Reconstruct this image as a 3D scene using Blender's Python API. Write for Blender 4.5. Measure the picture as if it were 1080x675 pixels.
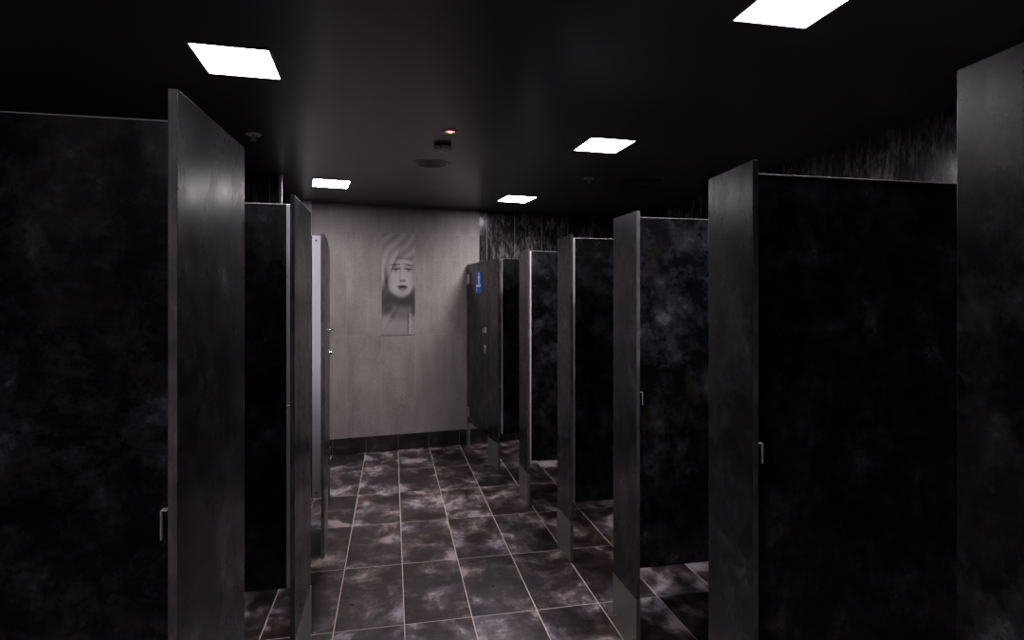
import bpy, bmesh, math, random
from mathutils import Vector, Matrix

C = bpy.context.scene.collection
R = math.radians
random.seed(7)
for o in list(bpy.data.objects):
    bpy.data.objects.remove(o)

# ------------------------------------------------------------------ camera, world, exposure
CEIL = 2.335
LAMP_WATTS = 8.5          # each ceiling panel
LAMP_SPREAD = 150.0
cam = bpy.data.cameras.new('camera')
camo = bpy.data.objects.new('camera', cam); C.objects.link(camo)
cam.sensor_fit = 'HORIZONTAL'; cam.sensor_width = 36.0
cam.lens = 611.0 / 1080.0 * 36.0
cam.shift_y = -19.9 / 1080.0
cam.clip_start = 0.02
camo.location = (0, 0, 1.426)
camo.rotation_euler = (R(90), 0, -0.2033)
sc = bpy.context.scene
sc.camera = camo
vs = sc.view_settings
sc.display_settings.display_device = 'sRGB'
vs.view_transform = 'Standard'; vs.look = 'None'; vs.exposure = 0.0; vs.gamma = 1.0
vs.use_curve_mapping = False
w = bpy.data.worlds.new('world'); sc.world = w; w.use_nodes = True
w.node_tree.nodes['Background'].inputs[0].default_value = (0.01, 0.01, 0.012, 1)
w.node_tree.nodes['Background'].inputs[1].default_value = 0.2
sc.cycles.max_bounces = 8
sc.cycles.diffuse_bounces = 5
sc.cycles.glossy_bounces = 5
sc.cycles.sample_clamp_indirect = 4.0
sc.cycles.use_denoising = True

# ------------------------------------------------------------------ node helpers
class NT:
    def __init__(s, name):
        s.m = bpy.data.materials.new(name); s.m.use_nodes = True
        s.t = s.m.node_tree; s.n = s.t.nodes; s.l = s.t.links
        s.b = s.n['Principled BSDF']
    def new(s, typ, **k):
        n = s.n.new(typ)
        for a, v in k.items(): setattr(n, a, v)
        return n
    def link(s, a, b): s.l.new(a, b)
    def val(s, sock, v):
        if hasattr(v, 'links') or isinstance(v, bpy.types.NodeSocket): s.l.new(v, sock)
        else: sock.default_value = v
    def math(s, op, a, b=0.0, clamp=False):
        n = s.new('ShaderNodeMath', operation=op); n.use_clamp = clamp
        s.val(n.inputs[0], a); s.val(n.inputs[1], b); return n.outputs[0]
    def vmath(s, op, a, b):
        n = s.new('ShaderNodeVectorMath', operation=op)
        s.val(n.inputs[0], a); s.val(n.inputs[1], b); return n.outputs[0]
    def mix(s, f, a, b, blend='MIX'):
        n = s.new('ShaderNodeMix', data_type='RGBA', blend_type=blend)
        s.val(n.inputs[0], f); s.val(n.inputs[6], a); s.val(n.inputs[7], b); return n.outputs[2]
    def ramp(s, f, stops):
        n = s.new('ShaderNodeValToRGB')
        e = n.color_ramp.elements
        while len(e) < len(stops): e.new(0.5)
        for i, (p, c) in enumerate(stops):
            e[i].position = p
            e[i].color = (c, c, c, 1) if isinstance(c, (int, float)) else (*c, 1)
        s.val(n.inputs[0], f); return n.outputs[0]
    def noise(s, vec, scale, detail=5, rough=0.6, dist=0.0):
        n = s.new('ShaderNodeTexNoise')
        s.val(n.inputs['Vector'], vec); n.inputs['Scale'].default_value = scale
        n.inputs['Detail'].default_value = detail; n.inputs['Roughness'].default_value = rough
        n.inputs['Distortion'].default_value = dist
        return n.outputs['Fac']
    def coord(s, kind='Object'):
        return s.new('ShaderNodeTexCoord').outputs[kind]
    def scale(s, vec, sc_):
        return s.vmath('MULTIPLY', vec, sc_)
    def bump(s, h, strength, dist):
        n = s.new('ShaderNodeBump'); n.inputs['Strength'].default_value = strength
        n.inputs['Distance'].default_value = dist; s.link(h, n.inputs['Height'])
        s.link(n.outputs[0], s.b.inputs['Normal'])

def flat(name, col, rough=0.5, metal=0.0, spec=0.5):
    k = NT(name)
    k.b.inputs['Base Color'].default_value = (*col, 1)
    v = k.noise(k.coord(), 60, 3)
    r = k.math('ADD', k.math('MULTIPLY', v, 0.12), rough - 0.06)
    k.link(r, k.b.inputs['Roughness'])
    k.b.inputs['Metallic'].default_value = metal
    k.b.inputs['Specular IOR Level'].default_value = spec
    return k.m

def emit(name, col, strength):
    k = NT(name)
    k.b.inputs['Base Color'].default_value = (0.8, 0.8, 0.8, 1)
    k.b.inputs['Emission Color'].default_value = (*col, 1)
    k.b.inputs['Emission Strength'].default_value = strength
    return k.m

def laminate():
    """dark slate laminate with clouds of grey-blue and rust"""
    k = NT('slate_laminate')
    info = k.new('ShaderNodeObjectInfo')
    off = k.vmath('SCALE', (7.3, 3.1, 5.7), (0, 0, 0)); k.n[off.node.name].inputs['Scale'].default_value = 1
    sc_n = off.node; k.link(k.math('MULTIPLY', info.outputs['Random'], 9.0), sc_n.inputs['Scale'])
    v = k.vmath('ADD', k.coord(), off)
    cloud = k.noise(v, 5.4, 14, 0.76, 0.12)
    cloud2 = k.noise(k.vmath('ADD', v, (4, 9, 2)), 9.0, 14, 0.78, 0.35)
    fine = k.noise(v, 34, 8, 0.75, 0.2)
    brown = k.noise(k.vmath('ADD', v, (11, 2, 7)), 3.4, 6, 0.6, 0.8)
    base = k.ramp(cloud, [(0.38, (0.0015, 0.0017, 0.0023)), (0.49, (0.0032, 0.0038, 0.0052)), (0.58, (0.020, 0.0215, 0.027)), (0.68, (0.088, 0.088, 0.101))])
    c2 = k.mix(k.ramp(cloud2, [(0.50, 0.0), (0.66, 0.6)]), base, (0.030, 0.030, 0.036, 1))
    c3 = k.mix(k.ramp(brown, [(0.56, 0.0), (0.70, 0.55)]), c2, (0.030, 0.022, 0.017, 1))
    c4 = k.mix(0.65, c3, k.mix(1.0, c3, k.ramp(fine, [(0.3, 0.45), (0.7, 1.55)]), 'MULTIPLY'))
    k.link(c4, k.b.inputs['Base Color'])
    brush = k.noise(k.scale(v, (3, 3, 0.9)), 3, 4, 0.55)
    rg = k.math('ADD', k.math('MULTIPLY', brush, 0.20), k.math('MULTIPLY', cloud, 0.12))
    k.link(k.math('ADD', rg, 0.11), k.b.inputs['Roughness'])
    k.b.inputs['Specular IOR Level'].default_value = 0.30
    k.bump(fine, 0.03, 0.001)
    return k.m

def tiles(name, ua, va, u0, v0, tw, th, gw, grout, body, grout_rough=0.8, bump=0.35, gv=1.0):
    """tile grid in the object's own metres; body(k, vec, cell) gives colour and roughness"""
    k = NT(name)
    co = k.coord()
    sp = k.new('ShaderNodeSeparateXYZ'); k.link(co, sp.inputs[0])
    U = k.math('DIVIDE', k.math('SUBTRACT', sp.outputs[ua], u0), tw)
    V = k.math('DIVIDE', k.math('SUBTRACT', sp.outputs[va], v0), th)
    fu = k.math('FRACT', U); fv = k.math('FRACT', V)
    du = k.math('MULTIPLY', k.math('MINIMUM', fu, k.math('SUBTRACT', 1.0, fu)), tw)
    dv = k.math('MULTIPLY', k.math('MINIMUM', fv, k.math('SUBTRACT', 1.0, fv)), th / gv)
    d = k.math('MINIMUM', du, dv)
    g = k.math('LESS_THAN', d, gw / 2)
    cb = k.new('ShaderNodeCombineXYZ')
    k.link(k.math('FLOOR', U), cb.inputs[0]); k.link(k.math('FLOOR', V), cb.inputs[1])
    wn = k.new('ShaderNodeTexWhiteNoise', noise_dimensions='3D'); k.link(cb.outputs[0], wn.inputs['Vector'])
    shift = k.vmath('MULTIPLY', wn.outputs['Color'], (31, 31, 31))
    vec = k.vmath('ADD', co, shift)
    col, rough = body(k, vec, wn.outputs['Value'])
    k.link(k.mix(g, col, (*grout, 1)), k.b.inputs['Base Color'])
    mr = k.math('ADD', k.math('MULTIPLY', rough, k.math('SUBTRACT', 1.0, g)), k.math('MULTIPLY', g, grout_rough))
    k.link(mr, k.b.inputs['Roughness'])
    h = k.ramp(d, [(0.0, 0.0), (0.004, 1.0)]); 
    k.bump(k.math('SUBTRACT', 1.0, g), bump, 0.002)
    return k

def floor_body(k, v, cell):
    a = k.noise(k.scale(v, (1.0, 0.8, 1)), 4.4, 11, 0.60, 0.4)
    b = k.noise(k.scale(v, (1.0, 2.2, 1)), 13, 9, 0.72, 0.3)
    c = k.noise(k.scale(v, (3.2, 1.0, 1)), 10, 8, 0.72, 0.2)
    f = k.math('ADD', k.math('MULTIPLY', a, 0.66), k.math('ADD', k.math('MULTIPLY', b, 0.17), k.math('MULTIPLY', c, 0.17)))
    f = k.math('ADD', f, k.math('MULTIPLY', k.math('SUBTRACT', cell, 0.5), 0.05))
    col = k.ramp(f, [(0.41, (0.015, 0.0105, 0.0105)), (0.475, (0.040, 0.029, 0.028)), (0.53, (0.115, 0.092, 0.091)), (0.59, (0.38, 0.325, 0.32))])
    tint = k.ramp(k.noise(k.vmath('ADD', v, (5, 5, 5)), 3.5, 4, 0.5), [(0.42, (1.06, 0.97, 0.93)), (0.6, (0.93, 0.99, 1.13))])
    r = k.math('ADD', k.math('MULTIPLY', b, 0.22), 0.20)
    return k.mix(1.0, col, tint, 'MULTIPLY'), r

def skirt_body(k, v, cell):
    a = k.noise(v, 7, 8, 0.66, 0.5)
    return k.ramp(a, [(0.40, (0.007, 0.006, 0.006)), (0.55, (0.018, 0.015, 0.015)), (0.68, (0.05, 0.042, 0.042))]), k.math('ADD', k.math('MULTIPLY', a, 0.2), 0.25)

def dark_tile_body(k, v, cell):
    a = k.noise(k.scale(v, (1.6, 1.6, 0.8)), 4.0, 10, 0.72, 0.6)
    b = k.noise(k.scale(v, (3.4, 3.4, 0.7)), 12, 10, 0.82, 0.2)
    f = k.math('ADD', k.math('MULTIPLY', a, 0.42), k.math('MULTIPLY', b, 0.58))
    col = k.ramp(f, [(0.42, (0.007, 0.0062, 0.0066)), (0.50, (0.020, 0.018, 0.019)), (0.55, (0.12, 0.106, 0.108)), (0.66, (0.42, 0.39, 0.40))])
    r = k.math('ADD', k.math('MULTIPLY', b, 0.30), 0.05)
    return col, r

def grey_tile_body(k, v, cell):
    a = k.noise(k.scale(v, (1.6, 1.6, 0.9)), 2.2, 9, 0.62, 0.3)
    b = k.noise(v, 95, 5, 0.8)
    c = k.noise(k.scale(v, (5, 5, 0.8)), 2.4, 6, 0.62)
    f = k.math('ADD', k.math('MULTIPLY', a, 0.34), k.math('ADD', k.math('MULTIPLY', b, 0.46), k.math('MULTIPLY', c, 0.20)))
    f = k.math('ADD', f, k.math('MULTIPLY', k.math('SUBTRACT', cell, 0.5), 0.02))
    col = k.ramp(f, [(0.36, (0.165, 0.142, 0.133)), (0.50, (0.275, 0.239, 0.225)), (0.64, (0.41, 0.365, 0.345))])
    return col, k.math('ADD', k.math('MULTIPLY', a, 0.2), 0.35)

M = {}
M['laminate'] = laminate()
M['floor'] = tiles('floor_tiles', 0, 1, -0.2493, 5.0007, 0.3005, 0.601, 0.0042, (0.62, 0.505, 0.46), floor_body, gv=0.72).m
M['dark_tile'] = tiles('dark_wall_tiles', 0, 2, 0.04, 0.55, 0.300, 1.2, 0.0040, (0.34, 0.31, 0.30), dark_tile_body, bump=0.2).m
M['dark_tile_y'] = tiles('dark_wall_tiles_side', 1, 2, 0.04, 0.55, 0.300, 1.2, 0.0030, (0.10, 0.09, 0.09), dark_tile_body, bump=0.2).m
M['skirting'] = tiles('skirting_tiles', 0, 2, -0.248, -0.4, 0.3000, 0.9, 0.0035, (0.14, 0.12, 0.115), skirt_body, bump=0.2).m
M['grey_tile'] = tiles('grey_wall_tiles', 0, 2, -0.104, 1.10, 0.3190, 0.975, 0.0028, (0.36, 0.32, 0.305), grey_tile_body, bump=0.15).m
k = NT('black_ceiling_paint')
k.b.inputs['Base Color'].default_value = (0.055, 0.050, 0.050, 1)
n_ = k.noise(k.coord(), 240, 3)
k.link(k.math('ADD', k.math('MULTIPLY', n_, 0.10), 0.27), k.b.inputs['Roughness'])
k.b.inputs['Specular IOR Level'].default_value = 0.5
M['ceiling'] = k.m
M['black_paint'] = flat('black_paint', (0.018, 0.018, 0.019), 0.45)
M['aluminium'] = flat('satin_aluminium', (0.62, 0.60, 0.64), 0.32, 1.0)
M['anodised'] = flat('anodised_channel', (0.93, 0.90, 0.96), 0.42, 0.1)
M['steel'] = flat('brushed_steel', (0.25, 0.235, 0.215), 0.40, 0.65)
M['top_edge'] = flat('laminate_top_edge', (0.42, 0.40, 0.41), 0.5, 0.3)
M['chrome'] = flat('chrome', (0.78, 0.78, 0.80), 0.16, 1.0)
M['white_plastic'] = flat('white_plastic', (0.82, 0.79, 0.76), 0.4)
M['dark_plastic'] = flat('dark_plastic', (0.02, 0.02, 0.02), 0.5)
M['white_paint'] = flat('white_trim_paint', (0.86, 0.84, 0.86), 0.45)
M['frame'] = flat('lamp_frame', (0.30, 0.29, 0.31), 0.35, 0.3)
k = NT('panel_core_edge')
n_ = k.noise(k.scale(k.coord(), (1, 1, 0.5)), 14, 8, 0.7)
k.link(k.ramp(n_, [(0.35, (0.030, 0.029, 0.033)), (0.5, (0.075, 0.068, 0.068)), (0.65, (0.16, 0.145, 0.140))]), k.b.inputs['Base Color'])
k.b.inputs['Roughness'].default_value = 0.45
M['edge'] = k.m
M['blue_sign'] = flat('blue_sign', (0.002, 0.11, 0.50), 0.45, 0.0, 0.3)
M['sign_white'] = flat('sign_white', (0.93, 0.95, 0.97), 0.4)
M['keeper'] = flat('keeper_metal', (0.72, 0.72, 0.74), 0.3, 0.5)
M['plaster'] = flat('dark_plaster', (0.014, 0.013, 0.013), 0.85, 0.0, 0.12)
M['lamp'] = emit('lamp_diffuser', (1.0, 0.94, 1.0), 38.0)
M['red_glow'] = emit('red_indicator_glow', (1.0, 0.22, 0.12), 1.6)
M['red_spot'] = emit('red_indicator_diode', (1.0, 0.62, 0.5), 5.0)

# ------------------------------------------------------------------ mesh helpers
def bx(bm, x0, x1, y0, y1, z0, z1, bevel=0.0):
    g = bmesh.ops.create_cube(bm, size=1.0)
    vs_ = g['verts']
    for v in vs_:
        v.co = Vector((x0 + (v.co.x + .5) * (x1 - x0), y0 + (v.co.y + .5) * (y1 - y0), z0 + (v.co.z + .5) * (z1 - z0)))
    if bevel:
        es = list({e for v in vs_ for e in v.link_edges})
        bmesh.ops.bevel(bm, geom=es, offset=bevel, segments=2, profile=0.5, affect='EDGES')
    return bm

def lathe(bm, prof, seg=40, mat=None, cap=True):
    """prof: (r, z) list, revolved about z"""
    rings = []
    for r, z in prof:
        if r < 1e-6: ring = [bm.verts.new((0, 0, z))]
        else: ring = [bm.verts.new((r * math.cos(2 * math.pi * i / seg), r * math.sin(2 * math.pi * i / seg), z)) for i in range(seg)]
        rings.append(ring)
    for a, b in zip(rings, rings[1:]):
        for i in range(seg):
            j = (i + 1) % seg
            if len(a) == 1 and len(b) == 1: continue
            if len(a) == 1: bm.faces.new((a[0], b[i], b[j]))
            elif len(b) == 1: bm.faces.new((a[i], a[j], b[0]))
            else: bm.faces.new((a[i], a[j], b[j], b[i]))
    vs_ = [v for r in rings for v in r]
    if mat is not None: bmesh.ops.transform(bm, matrix=mat, verts=vs_)
    return bm

def prism(bm, pts, y0, y1):
    """outline pts (x, z) extruded along y"""
    a = [bm.verts.new((x, y0, z)) for x, z in pts]; b = [bm.verts.new((x, y1, z)) for x, z in pts]
    bm.faces.new(a); bm.faces.new(list(reversed(b)))
    for i in range(len(pts)):
        j = (i + 1) % len(pts); bm.faces.new((a[j], a[i], b[i], b[j]))
    return bm

def obj(name, bm, mat, parent=None, smooth=False):
    bmesh.ops.recalc_face_normals(bm, faces=bm.faces)
    me = bpy.data.meshes.new(name); bm.to_mesh(me); bm.free()
    me.materials.append(mat)
    if smooth:
        for p in me.polygons: p.use_smooth = True
        me.set_sharp_from_angle(angle=R(35))
    o = bpy.data.objects.new(name, me); C.objects.link(o)
    if parent: o.parent = parent
    return o

def thing(name, label, cat, loc=(0, 0, 0), rz=0.0, group=None):
    o = bpy.data.objects.new(name, None); C.objects.link(o)
    o.location = loc; o.rotation_euler = (0, 0, rz); o.empty_display_size = 0.1
    o['label'] = label; o['category'] = cat; o['kind'] = 'thing'
    if group: o['group'] = group
    return o

def struct(name, bm, mat):
    o = obj(name, bm, mat); o['kind'] = 'structure'; return o
B = bmesh.new

# ------------------------------------------------------------------ room shell
XL, XR, YF, YB = -2.0, 2.58, -3.0, 6.2
WA = math.atan(0.1355); WY = 5.655           # the far wall runs slightly skew to the floor tiles
struct('floor', bx(B(), XL, XR, YF, YB, -0.05, 0.0), M['floor'])
struct('ceiling', bx(B(), XL - .05, XR + .05, YF, YB, CEIL, CEIL + 0.1), M['ceiling'])
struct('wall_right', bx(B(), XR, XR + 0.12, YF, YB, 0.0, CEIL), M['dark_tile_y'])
struct('wall_left', bx(B(), XL - 0.12, XL, YF, 5.38, 0.0, CEIL), M['plaster'])
struct('wall_front', bx(B(), XL, XR, YF - 0.12, YF, 0.0, CEIL), M['plaster'])
struct('wall_inner', bx(B(), XL, -0.782, 4.409, 4.44, 0.0, CEIL), M['plaster'])
struct('wall_inner_front', bx(B(), XL, -0.7801, 4.40, 4.409, 0.0, CEIL), M['dark_tile'])
def on_wall(o):
    o.location = (0, WY, 0); o.rotation_euler = (0, 0, WA); return o
on_wall(struct('wall_back', bx(B(), -0.80, 0.862, 0.0, 0.14, 0.0, CEIL), M['grey_tile']))
on_wall(struct('wall_back_right', bx(B(), 0.862, 2.66, 0.003, 0.14, 0.0, CEIL), M['dark_tile']))
on_wall(struct('wall_back_left', bx(B(), -2.06, -0.800, 0.002, 0.14, 0.0, CEIL), M['plaster']))
on_wall(struct('baseboard_back', bx(B(), -0.73, 2.60, -0.009, 0.0, 0.0, 0.150, 0.001), M['skirting']))
struct('baseboard_right', bx(B(), XR - 0.009, XR, 0.0, 5.9, 0.0, 0.150, 0.001), M['floor'])
struct('trim_1', bx(B(), -0.797, -0.776, 4.394, 4.412, 0.0, CEIL, 0.002), M['white_paint'])
on_wall(struct('trim_2', bx(B(), -0.806, -0.733, -0.030, 0.0, 0.0, CEIL, 0.002), M['white_paint']))

# ------------------------------------------------------------------ toilet cubicle fronts
T = 0.016
def frame_from(N, F):
    N = Vector((*N, 0)); F = Vector((*F, 0)); d = F - N
    return N, d.length, math.atan2(-d.x, d.y)

def keeper(parent, s, flip=1):
    """hooked latch catch standing off the inner face of a pilaster, near its front edge"""
    b = B()
    x0 = s * T
    def X(a, c): return (min(x0 + s * a, x0 + s * c), max(x0 + s * a, x0 + s * c))
    bx(b, *X(0.0, 0.010), -0.004, 0.008, 1.058, 1.0605, .0006)
    bx(b, *X(0.0084, 0.010), -0.006, 0.002, 1.008, 1.060, .0006)
    bx(b, *X(0.0, 0.0015), 0.006, 0.026, 1.004, 1.064, .0005)
    k_ = obj('latch_keeper', b, M['keeper'], parent)
    return k_

def pilaster(label, N, F, H, s, has_keeper=True, group=None, foot=0.22):
    n, L, rz = frame_from(N, F)
    t = thing('cubicle_pilaster', label, 'cubicle pilaster', tuple(n), rz, group)
    xa, xb = sorted((0.0, s * T))
    p = obj('panel', bx(B(), xa, xb, 0, L, foot, H, 0.0014), M['laminate'], t)
    p.data.materials.append(M['edge'])
    for q in p.data.polygons:
        if abs(q.normal.y) > 0.9: q.material_index = 1
    f = obj('foot', bx(B(), xa - .0015, xb + .0015, -.0015, L + .0015, 0.0, foot + 0.004, 0.001), M['steel'], t)
    for yy in ((0.035, L - 0.035) if L > 0.12 else (L / 2,)):
        lathe(sb := B(), [(0.0, 0.0035), (0.004, 0.003), (0.0065, 0.0005), (0.0065, -0.001)], 14,
              Matrix.Translation((-s * 0.0015, yy, 0.05)) @ Matrix.Rotation(-s * math.pi / 2, 4, 'Y'))
        obj('screw', sb, M['steel'], f, True)
    if has_keeper: keeper(t, s)
    return t

def partition(label, x_in, x_out, y, top, cw=0.050, bot=0.275):
    """y: face towards the camera; x_in: corridor end; x_out: wall end"""
    s = 1 if x_out > x_in else -1
    t = thing('cubicle_partition', label, 'cubicle partition', (x_in, y, 0))
    Lx = abs(x_out - x_in)
    a, c = sorted((0, s * Lx))
    obj('panel', bx(B(), a, c, 0, 0.018, bot, top - .0025, 0.0008), M['laminate'], t)
    obj('top_edge', bx(B(), a, c, -0.0012, 0.0192, top - .0025, top, 0.0005), M['top_edge'], t)
    a2, c2 = sorted((s * 0.0, s * cw))
    ch = obj('edge_channel', bx(B(), a2, c2, -0.0035, 0.0215, bot, top - .001, 0.001), M['anodised'], t)
    for z in (bot + 0.027, top - 0.030):
        lathe(sb := B(), [(0.0, 0.002), (0.0045, 0.0015), (0.006, -0.001)], 12,
              Matrix.Translation((s * (cw - .022), -0.0035, z)) @ Matrix.Rotation(math.pi / 2, 4, 'X'))
        obj('screw', sb, M['dark_plastic'], ch, True)
    a3, c3 = sorted((s * (Lx - 0.03), s * Lx))
    obj('wall_channel', bx(B(), a3, c3, -0.003, 0.021, bot, top - .001, 0.001), M['anodised'], t)
    return t

HR, HL = 1.790, 1.800
# right row, from the far end to the camera
def door(label, N, F, H, s, sign=False, dz=0.0, hp=0.012, hx=0.030):
    n, L, rz = frame_from(N, F)
    t = thing('cubicle_door', label, 'cubicle door', tuple(n), rz)
    xa, xb = sorted((0.0, s * T))
    obj('panel', bx(B(), xa, xb, 0.002, L - 0.002, 0.235, H - 0.002, 0.0014), M['laminate'], t)
    for z in (0.335, 1.640):
        b = B()
        bx(b, *sorted((-s * hp, 0)), L - 0.050, L + hx, z - 0.045, z + 0.045, .002)
        lathe(b, [(0, -0.05), (min(.009, hp + .001), -0.05), (min(.009, hp + .001), 0.05), (0, 0.05)], 18, Matrix.Translation((-s * (hp - .003), L - 0.006, z)))
        h = obj('hinge', b, M['aluminium'], t)
        h['label'] = 'silver door hinge'
    # coat hook
    b = B()
    bx(b, *sorted((-s * 0.004, 0)), 0.046, 0.082, 1.140 + dz, 1.190 + dz, .0015)
    bx(b, *sorted((-s * 0.024, -s * 0.003)), 0.058, 0.070, 1.146 + dz, 1.158 + dz, .003)
    bx(b, *sorted((-s * 0.026, -s * 0.020)), 0.058, 0.070, 1.146 + dz, 1.182 + dz, .003)
    obj('coat_hook', b, M['keeper'], t)
    # occupancy indicator of the lock, a small shield tapering downwards
    b = B()
    pts = [(0.044, 1.028), (0.084, 1.028), (0.084, 1.000), (0.074, 0.972), (0.064, 0.962), (0.054, 0.972), (0.044, 1.000)]
    va = [b.verts.new((-s * 0.010, y, z)) for y, z in pts]; vb = [b.verts.new((0, y, z)) for y, z in pts]
    b.faces.new(va); b.faces.new(vb)
    for i in range(len(pts)):
        j = (i + 1) % len(pts); b.faces.new((va[i], va[j], vb[j], vb[i]))
    bmesh.ops.translate(b, verts=b.verts, vec=(0, 0, dz))
    lk = obj('lock', b, M['keeper'], t)
    b = B()
    lathe(b, [(0, 0.016), (0.009, 0.016), (0.011, 0.0), (0.011, -0.002)], 20,
          Matrix.Translation((-s * 0.010, 0.064, 1.006 + dz)) @ Matrix.Rotation(-s * math.pi / 2, 4, 'Y'))
    obj('lock_knob', b, M['chrome'], lk, True)
    if sign:
        b = bx(B(), *sorted((-s * 0.003, 0)), 0.175, 0.375, 1.500, 1.700, .001)
        sg = obj('sign', b, M['blue_sign'], t); sg['label'] = 'blue toilet sign with white figure'
        fx = sorted((-s * 0.0045, -s * 0.0028))
        b = B()
        yc = 0.262
        bx(b, *fx, yc - 0.013, yc + 0.013, 1.667, 1.692, .0005)               # head
        body = [(yc - .028, 1.664), (yc + .028, 1.664), (yc + .026, 1.632), (yc + .016, 1.628), (yc + .013, 1.596), (yc + .022, 1.590),
                (yc + .022, 1.586), (yc - .022, 1.586), (yc - .022, 1.590), (yc - .013, 1.596), (yc - .016, 1.628), (yc - .026, 1.632)]
        va = [b.verts.new((fx[0], y, z)) for y, z in body]; vb = [b.verts.new((fx[1], y, z)) for y, z in body]
        b.faces.new(va); b.faces.new(vb)
        for i in range(len(body)):
            j = (i + 1) % len(body); b.faces.new((va[i], va[j], vb[j], vb[i]))
        obj('pictogram', b, M['sign_white'], sg)
        b = B()
        for i in range(7):                                                       # worn line of lettering, too small to read
            y0 = 0.212 + i * 0.020
            bx(b, *fx, y0, y0 + 0.017, 1.558, 1.580, .0003)
        bx(b, *fx, 0.322, 0.346, 1.524, 1.546, .0003)
        obj('lettering', b, M['sign_white'], sg)
    return t

G = None
pilaster('narrow wall pilaster in the far corner, behind the door with the blue sign', (0.7335, 5.685), (0.7245, 5.735), HR, 1, False)
door('closed dark slate cubicle door with a blue toilet sign, beside the grey tiled wall', (0.828, 5.070), (0.735, 5.672), HR, 1, True)
pilaster('dark pilaster on a steel foot, near edge of the blue-signed door', (0.871, 4.800), (0.829, 5.064), HR, 1, False)
pilaster('second pilaster from the far end of the right row, bright strip along its edge', (0.919, 3.920), (0.922, 4.210), HR, 1)
pilaster('middle pilaster of the right row, its steel foot fully in view', (0.948, 3.025), (0.942, 3.257), HR, 1)
pilaster('pilaster at the corridor end of the cloudy grey-blue partition, right row', (0.960, 2.180), (0.957, 2.422), HR, 1)
pilaster('right row pilaster with a pale sheen on top, before the widest black partition', (0.908, 1.335), (0.924, 1.577), HR, 1)
pilaster('nearest pilaster on the right, running out of the right edge of the frame', (0.858, 0.500), (0.872, 0.754), HR, 1, False)
def ajar(label, hinge, width, s, H, deg=50):
    a = R(deg); dx, dy = s * math.sin(a), math.cos(a)
    F = (hinge[0] + s * .018, hinge[1] + .0135)
    return door(label, (F[0] + dx * width, F[1] + dy * width), F, H, -s, hp=0.003, hx=0.019)
ajar('dark cubicle door ajar inwards, behind the right pilaster with the pale sheen', (0.924, 1.577), 0.585, 1, HR)
ajar('dark cubicle door ajar inwards, behind the cloudy grey-blue partition on the right', (0.957, 2.422), 0.585, 1, HR)
ajar('dark cubicle door ajar inwards, behind the middle pilaster of the right row', (0.942, 3.257), 0.640, 1, HR)
ajar('dark cubicle door ajar inwards, behind the right pilaster with the bright strip', (0.922, 4.210), 0.570, 1, HR)
ajar('dark cubicle door ajar inwards, behind the nearest pilaster on the left', (-0.353, 1.515), 0.615, -1, HL)
ajar('dark cubicle door ajar inwards, behind the second pilaster of the left row', (-0.338, 2.576), 0.700, -1, HL)
partition('narrow black partition beside the pilaster of the blue-signed door, farthest of the right row', 0.906, XR - .002, 4.835, HR - .002, 0.010, 0.30)
partition('mottled blue-black partition with a bright silver edge strip, second farthest on the right', 0.939, XR - .002, 4.063, HR - .002, 0.040)
partition('near-black partition with a pale top edge, middle one of the right row', 0.966, XR - .002, 3.175, HR - .002, 0.056)
partition('cloudy grey-blue slate partition, lit the most of the right row', 0.975, XR - .002, 2.333, HR - .002)
partition('widest near-black partition on the right under the lit patch of dark wall tiles', 0.943, XR - .002, 1.470, HR - .002)

# left row, from the camera to the far end
pilaster('nearest pilaster on the left, pale purplish sheen on its upper face', (-0.371, 1.118), (-0.353, 1.515), HL, -1)
pilaster('second pilaster of the left row, plain brownish black, beside the slim bright strip', (-0.337, 2.151), (-0.338, 2.576), HL, -1)
pilaster('farthest full pilaster of the left row, right of the wide white edge strip', (-0.371, 3.358), (-0.393, 3.750), HL, -1)
door('closed dark cubicle door seen almost edge-on, at the far end of the left row', (-0.394, 3.754), (-0.441, 4.330), HL, -1, False, 0.09, 0.003)
pilaster('thin end pilaster of the left row, hidden edge-on beside the grey wall', (-0.442, 4.334), (-0.446, 4.392), HL, -1, False)
partition('broad black partition filling the left side of the frame, nearest of the left row', -0.380, XL + .002, 1.312, HL - .002)
partition('slate partition with a silver top and side edge, between the two big left pilasters', -0.356, XL + .002, 2.350, HL - .002, 0.042, 0.325)
partition('left partition showing only its wide white edge strip, farthest of that row', -0.397, XL + .002, 3.430, HL - .002, 0.048, 0.315)
partition('short return panel closing the left row against the inner wall corner', -0.476, -0.776, 4.374, HL - .002)

# ------------------------------------------------------------------ ceiling lights
def lamp(x, y, label, rz=0.0, sx=0.262, sy=0.276):
    t = thing('ceiling_light', label, 'ceiling light', (x, y, CEIL), rz, 'square ceiling lights')
    b = B(); a, c = sx / 2, sy / 2; f = 0.010
    for (x0, x1, y0, y1) in ((-a - f, a + f, -c - f, -c), (-a - f, a + f, c, c + f), (-a - f, -a, -c, c), (a, a + f, -c, c)):
        bx(b, x0, x1, y0, y1, -0.006, 0.0, .0008)
    obj('frame', b, M['frame'], t)
    obj('diffuser', bx(B(), -a, a, -c, c, -0.0035, -0.0005), M['lamp'], t)
    L = bpy.data.lights.new('panel_light', 'AREA'); L.shape = 'RECTANGLE'; L.size = sx - .004; L.size_y = sy - .004
    L.energy = LAMP_WATTS; L.spread = R(LAMP_SPREAD); L.color = (1.0, 0.94, 1.0)
    lo = bpy.data.objects.new('panel_light', L); C.objects.link(lo); lo.parent = t; lo.location = (0, 0, -0.0045)
    return t
lamp(-0.575, 2.360, 'square ceiling light above the nearest left cubicles, the larger one on the left', R(2))
lamp(1.207, 1.545, 'largest square ceiling light, cut by the top edge of the frame', R(0))
lamp(1.205, 3.195, 'square ceiling light above the middle of the right row', R(3))
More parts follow.
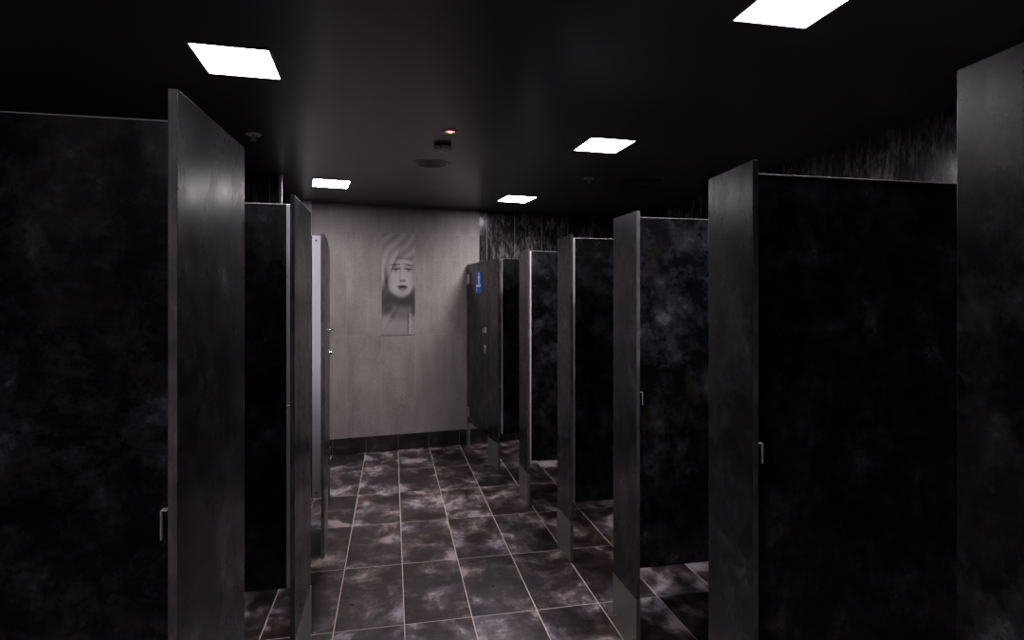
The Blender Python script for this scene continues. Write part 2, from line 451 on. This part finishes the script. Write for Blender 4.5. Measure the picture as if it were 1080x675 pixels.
lamp(-0.466, 4.657, 'square ceiling light beside the grey wall, far end of the left row', R(9), .262, .30)
lamp(1.080, 5.030, 'smallest square ceiling light, in front of the dark far wall tiles', R(8), .262, .30)
lamp(-0.575, -0.300, 'square ceiling light behind the camera, above the nearest left cubicle', 0)

# ------------------------------------------------------------------ ceiling fittings
def sprinkler(x, y, label):
    t = thing('fire_sprinkler', label, 'sprinkler', (x, y, CEIL), 0.3)
    obj('rosette', lathe(B(), [(0.041, 0.0), (0.041, -0.002), (0.036, -0.007), (0.022, -0.009), (0.016, -0.004), (0, -0.004)], 36), M['white_plastic'], t, True)
    b = B()
    lathe(b, [(0.0, -0.002), (0.008, -0.002), (0.008, -0.014), (0.004, -0.018), (0.003, -0.030), (0, -0.030)], 20)
    for s in (-1, 1): bx(b, s * 0.009 - .0015, s * 0.009 + .0015, -.002, .002, -0.032, -0.008)
    bx(b, -0.0105, 0.0105, -.002, .002, -0.034, -0.031)
    obj('sprinkler_head', b, M['aluminium'], t)
    obj('deflector', lathe(B(), [(0, -0.034), (0.015, -0.034), (0.016, -0.036), (0, -0.037)], 24), M['aluminium'], t, True)
sprinkler(-0.741, 3.373, 'small sprinkler on the black ceiling above the left cubicles')
sprinkler(1.422, 4.083, 'small sprinkler on the black ceiling above the right cubicles')

t = thing('smoke_detector', 'round white smoke detector hanging from the black ceiling', 'smoke detector', (0.286, 3.40, CEIL))
obj('base', lathe(B(), [(0.0, 0.0), (0.050, 0.0), (0.050, -0.006), (0.040, -0.008), (0.0, -0.008)], 40), M['dark_plastic'], t, True)
obj('body', lathe(B(), [(0.0, -0.007), (0.052, -0.008), (0.054, -0.014), (0.046, -0.026), (0.030, -0.034), (0.0, -0.036)], 48), M['white_plastic'], t, True)
b = B()
for i in range(10):
    a = 2 * math.pi * i / 10
    m = Matrix.Rotation(a, 4, 'Z')
    n0 = len(b.verts); bx(b, 0.0400, 0.0500, -0.009, 0.009, -0.0255, -0.0215)
    b.verts.ensure_lookup_table(); bmesh.ops.transform(b, matrix=m, verts=b.verts[n0:])
obj('vent_slots', b, M['dark_plastic'], t)
obj('test_button', lathe(B(), [(0, -0.038), (0.008, -0.0375), (0.009, -0.033)], 20, Matrix.Translation((0.014, -0.010, 0.0))), M['dark_plastic'], t, True)

t = thing('occupancy_sensor', 'small white ceiling sensor ring glowing red inside, near the smoke detector', 'sensor', (0.302, 3.10, CEIL))
obj('ring', lathe(B(), [(0.024, 0.0), (0.024, -0.004), (0.030, -0.007), (0.041, -0.004), (0.042, 0.0)], 44), M['white_plastic'], t, True)
lens = obj('lens', lathe(B(), [(0.0, -0.006), (0.014, -0.005), (0.0245, -0.001), (0.0245, 0.0)], 36), M['red_glow'], t, True)
b = B()
for s in (-1, 1): bx(b, s * 0.006 - .0028, s * 0.006 + .0028, -0.008, 0.004, -0.0085, -0.004, .001)
obj('diode', b, M['red_spot'], lens)

t = thing('ceiling_speaker', 'round black speaker grille set flush in the ceiling beyond the smoke detector', 'speaker', (0.251, 3.86, CEIL))
obj('rim', lathe(B(), [(0.100, 0.0), (0.100, -0.002), (0.112, -0.0035), (0.124, -0.002), (0.126, 0.0)], 64), M['ceiling'], t, True)
b = B()
for r_ in (0.02, 0.04, 0.06, 0.08): lathe(b, [(r_ - .005, -0.0015), (r_ - .004, -0.003), (r_ + .004, -0.003), (r_ + .005, -0.0015)], 48)
lathe(b, [(0.0, -0.001), (0.101, -0.001)], 48)
obj('grille', b, M['black_paint'], t, True)

t = thing('ceiling_vent', 'square black air vent in the ceiling above the right row', 'vent', (1.86, 4.18, CEIL), R(-10))
b = B()
for i, h in enumerate((0.14, 0.105, 0.07)):
    z = -0.006 - 0.004 * (2 - i) * 0 - 0.004
    for (x0, x1, y0, y1) in ((-h, h, -h, -h + .018), (-h, h, h - .018, h), (-h, -h + .018, -h + .018, h - .018), (h - .018, h, -h + .018, h - .018)):
        bx(b, x0, x1, y0, y1, z, 0.0, .002)
obj('louvre_frame', b, M['ceiling'], t)
obj('centre_plate', bx(B(), -0.04, 0.04, -0.04, 0.04, -0.012, 0.0, .002), M['ceiling'], t)

# ------------------------------------------------------------------ printed portrait tile on the far wall
def sstep(a, b_, x):
    t_ = min(1, max(0, (x - a) / (b_ - a))); return t_ * t_ * (3 - 2 * t_)
def blob(u, v, cu, cv, ru, rv, ang=0.0, soft=0.35):
    du, dv = u - cu, v - cv; ca, sa = math.cos(ang), math.sin(ang)
    x, y = (du * ca + dv * sa) / ru, (-du * sa + dv * ca) / rv
    return 1 - sstep(1 - soft, 1 + soft, math.hypot(x, y))
def over(g, t, a): return g * (1 - a) + t * a
def portrait(u, v):
    """generic monochrome portrait of a fair-haired woman, tones 0..1"""
    wave = math.sin(26 * (u * .8 - v * .35) + 3 * math.sin(3.1 * v + 2 * u))
    g = .58 + .05 * wave                                           # fair hair filling the tile
    g = over(g, .30 + .04 * wave, blob(u, v, .10, 1.02, .30, .38, .25, .5))      # dark locks under the ears
    g = over(g, .27 + .04 * wave, blob(u, v, 1.00, 1.02, .16, .40, 0, .5))
    g = over(g, .50, blob(u, v, .58, .80, .27, .60, 0, .3))         # neck
    g = over(g, .24, blob(u, v, .62, 1.07, .40, .20, -.10, .55))    # shade under the jaw
    g = over(g, .66, sstep(.62, .35, v) * .9)                       # shoulders
    g = over(g, .34, blob(u, v, .30, .52, .05, .32, -.55, .8) * .7)
    g = over(g, .74, blob(u, v, .13, .40, .17, .20, 0, .6) * .6)    # pale collar
    face = blob(u, v, .58, 1.80, .43, .66, 0, .12)
    tone = .80 - .14 * sstep(.78, 1.02, u) - .12 * sstep(.30, .14, u) - .10 * sstep(1.42, 1.15, v) - .05 * blob(u, v, .22, 1.62, .12, .3, 0, .9)
    g = over(g, tone, face)
    top = sstep(2.22, 2.40, v + .30 * math.cos(3.0 * (u - .70)) * 0 + .16 * abs(u - .62))   # hairline
    g = over(g, .66 + .07 * wave, top)
    g -= .14 * blob(u, v, .66, 2.33, .26, .030, -.04, .9)
    sweep = blob(u, v, .20, 2.20, .20, .62, -.42, .30)              # wave of hair falling over the temple
    g = over(g, .72 + .07 * wave, sweep)
    g -= .22 * blob(u, v, .345, 2.08, .022, .42, -.42, .9)
    g -= .26 * blob(u, v, .13, 1.72, .05, .30, .10, .9)
    for cu, sg in ((.42, -1), (.80, 1)):                            # brows and eyes
        g -= .42 * blob(u, v, cu + sg * .01, 2.135, .125, .024, sg * -.16, .8)
        g -= .20 * blob(u, v, cu, 2.03, .125, .055, sg * -.05, .8)
        g += .16 * blob(u, v, cu, 1.965, .085, .026, 0, .5)
        g -= .55 * blob(u, v, cu, 1.995, .115, .017, sg * -.06, .7)
        g -= .50 * blob(u, v, cu, 1.970, .034, .030, 0, .5)
        g -= .14 * blob(u, v, cu, 1.925, .095, .014, 0, .9)
    g -= .10 * blob(u, v, .555, 1.84, .025, .18, .05, .9)
    g -= .38 * blob(u, v, .57, 1.655, .030, .020, 0, .8) + .38 * blob(u, v, .665, 1.655, .030, .020, 0, .8)
    g -= .16 * blob(u, v, .615, 1.650, .085, .040, 0, .9)
    g += .07 * blob(u, v, .61, 1.74, .035, .08, 0, .8)
    g -= .44 * blob(u, v, .56, 1.475, .085, .036, .12, .6) * 1 + .44 * blob(u, v, .68, 1.475, .085, .036, -.12, .6)
    g -= .36 * blob(u, v, .62, 1.415, .115, .045, 0, .6)
    g += .18 * blob(u, v, .62, 1.405, .06, .014, 0, .8)
    g -= .25 * blob(u, v, .62, 1.448, .150, .011, 0, .8)
    g -= .12 * blob(u, v, .62, 1.335, .09, .025, 0, .9)
    for i in range(10):                                             # strands of beads down the right
        g += .22 * blob(u, v, .86 + .02 * math.sin(2 * i), .62 - .062 * i, .028, .024, 0, .4)
    g -= .22 * blob(u, v, .79, .32, .022, .34, 0, .9)
    return max(.04, min(.95, g))
NX, NZ, PW, PH = 72, 220, 0.319 - .004, 0.975 - .004
bm = B(); gr = [[bm.verts.new((i / NX * PW, 0, j / NZ * PH)) for i in range(NX + 1)] for j in range(NZ + 1)]
for j in range(NZ):
    for i in range(NX): bm.faces.new((gr[j][i], gr[j][i + 1], gr[j + 1][i + 1], gr[j + 1][i]))
back = [bm.verts.new((x, 0.004, z)) for x, z in ((0, 0), (PW, 0), (PW, PH), (0, PH))]
bm.faces.new(back[::-1])
bm.faces.new([gr[0][i] for i in range(NX, -1, -1)] + [back[0], back[1]])
bm.faces.new([gr[NZ][i] for i in range(NX + 1)] + [back[2], back[3]])
bm.faces.new([gr[j][0] for j in range(NZ + 1)] + [back[3], back[0]])
bm.faces.new([gr[j][NX] for j in range(NZ, -1, -1)] + [back[1], back[2]])
me = bpy.data.meshes.new('portrait_tile'); bm.to_mesh(me); bm.free()
ca_ = me.color_attributes.new('print', 'FLOAT_COLOR', 'POINT')
for i, v in enumerate(me.vertices):
    g = portrait(v.co.x / PW, v.co.z / PW) if v.co.y < .002 else .5
    g = 0.022 + 0.88 * g ** 2.4
    ca_.data[i].color = (g * 0.80, g * 0.715, g * 0.70, 1)
k = NT('printed_tile')
at = k.new('ShaderNodeAttribute', attribute_name='print')
n_ = k.noise(k.coord(), 160, 3)
k.link(k.mix(0.5, at.outputs['Color'], k.mix(1.0, at.outputs['Color'], k.ramp(n_, [(0.3, 0.75), (0.7, 1.25)]), 'MULTIPLY')), k.b.inputs['Base Color'])
k.b.inputs['Roughness'].default_value = 0.42
me.materials.append(k.m)
po = bpy.data.objects.new('portrait_tile', me); C.objects.link(po)
po.rotation_euler = (0, 0, WA)
lx, ly = -0.104 + .002, -0.0052
po.location = (lx * math.cos(WA) - ly * math.sin(WA), WY + lx * math.sin(WA) + ly * math.cos(WA), 1.10 + .002)
po['label'] = 'tall grey tile printed with a portrait of a fair-haired woman, on the grey wall'
po['category'] = 'picture'
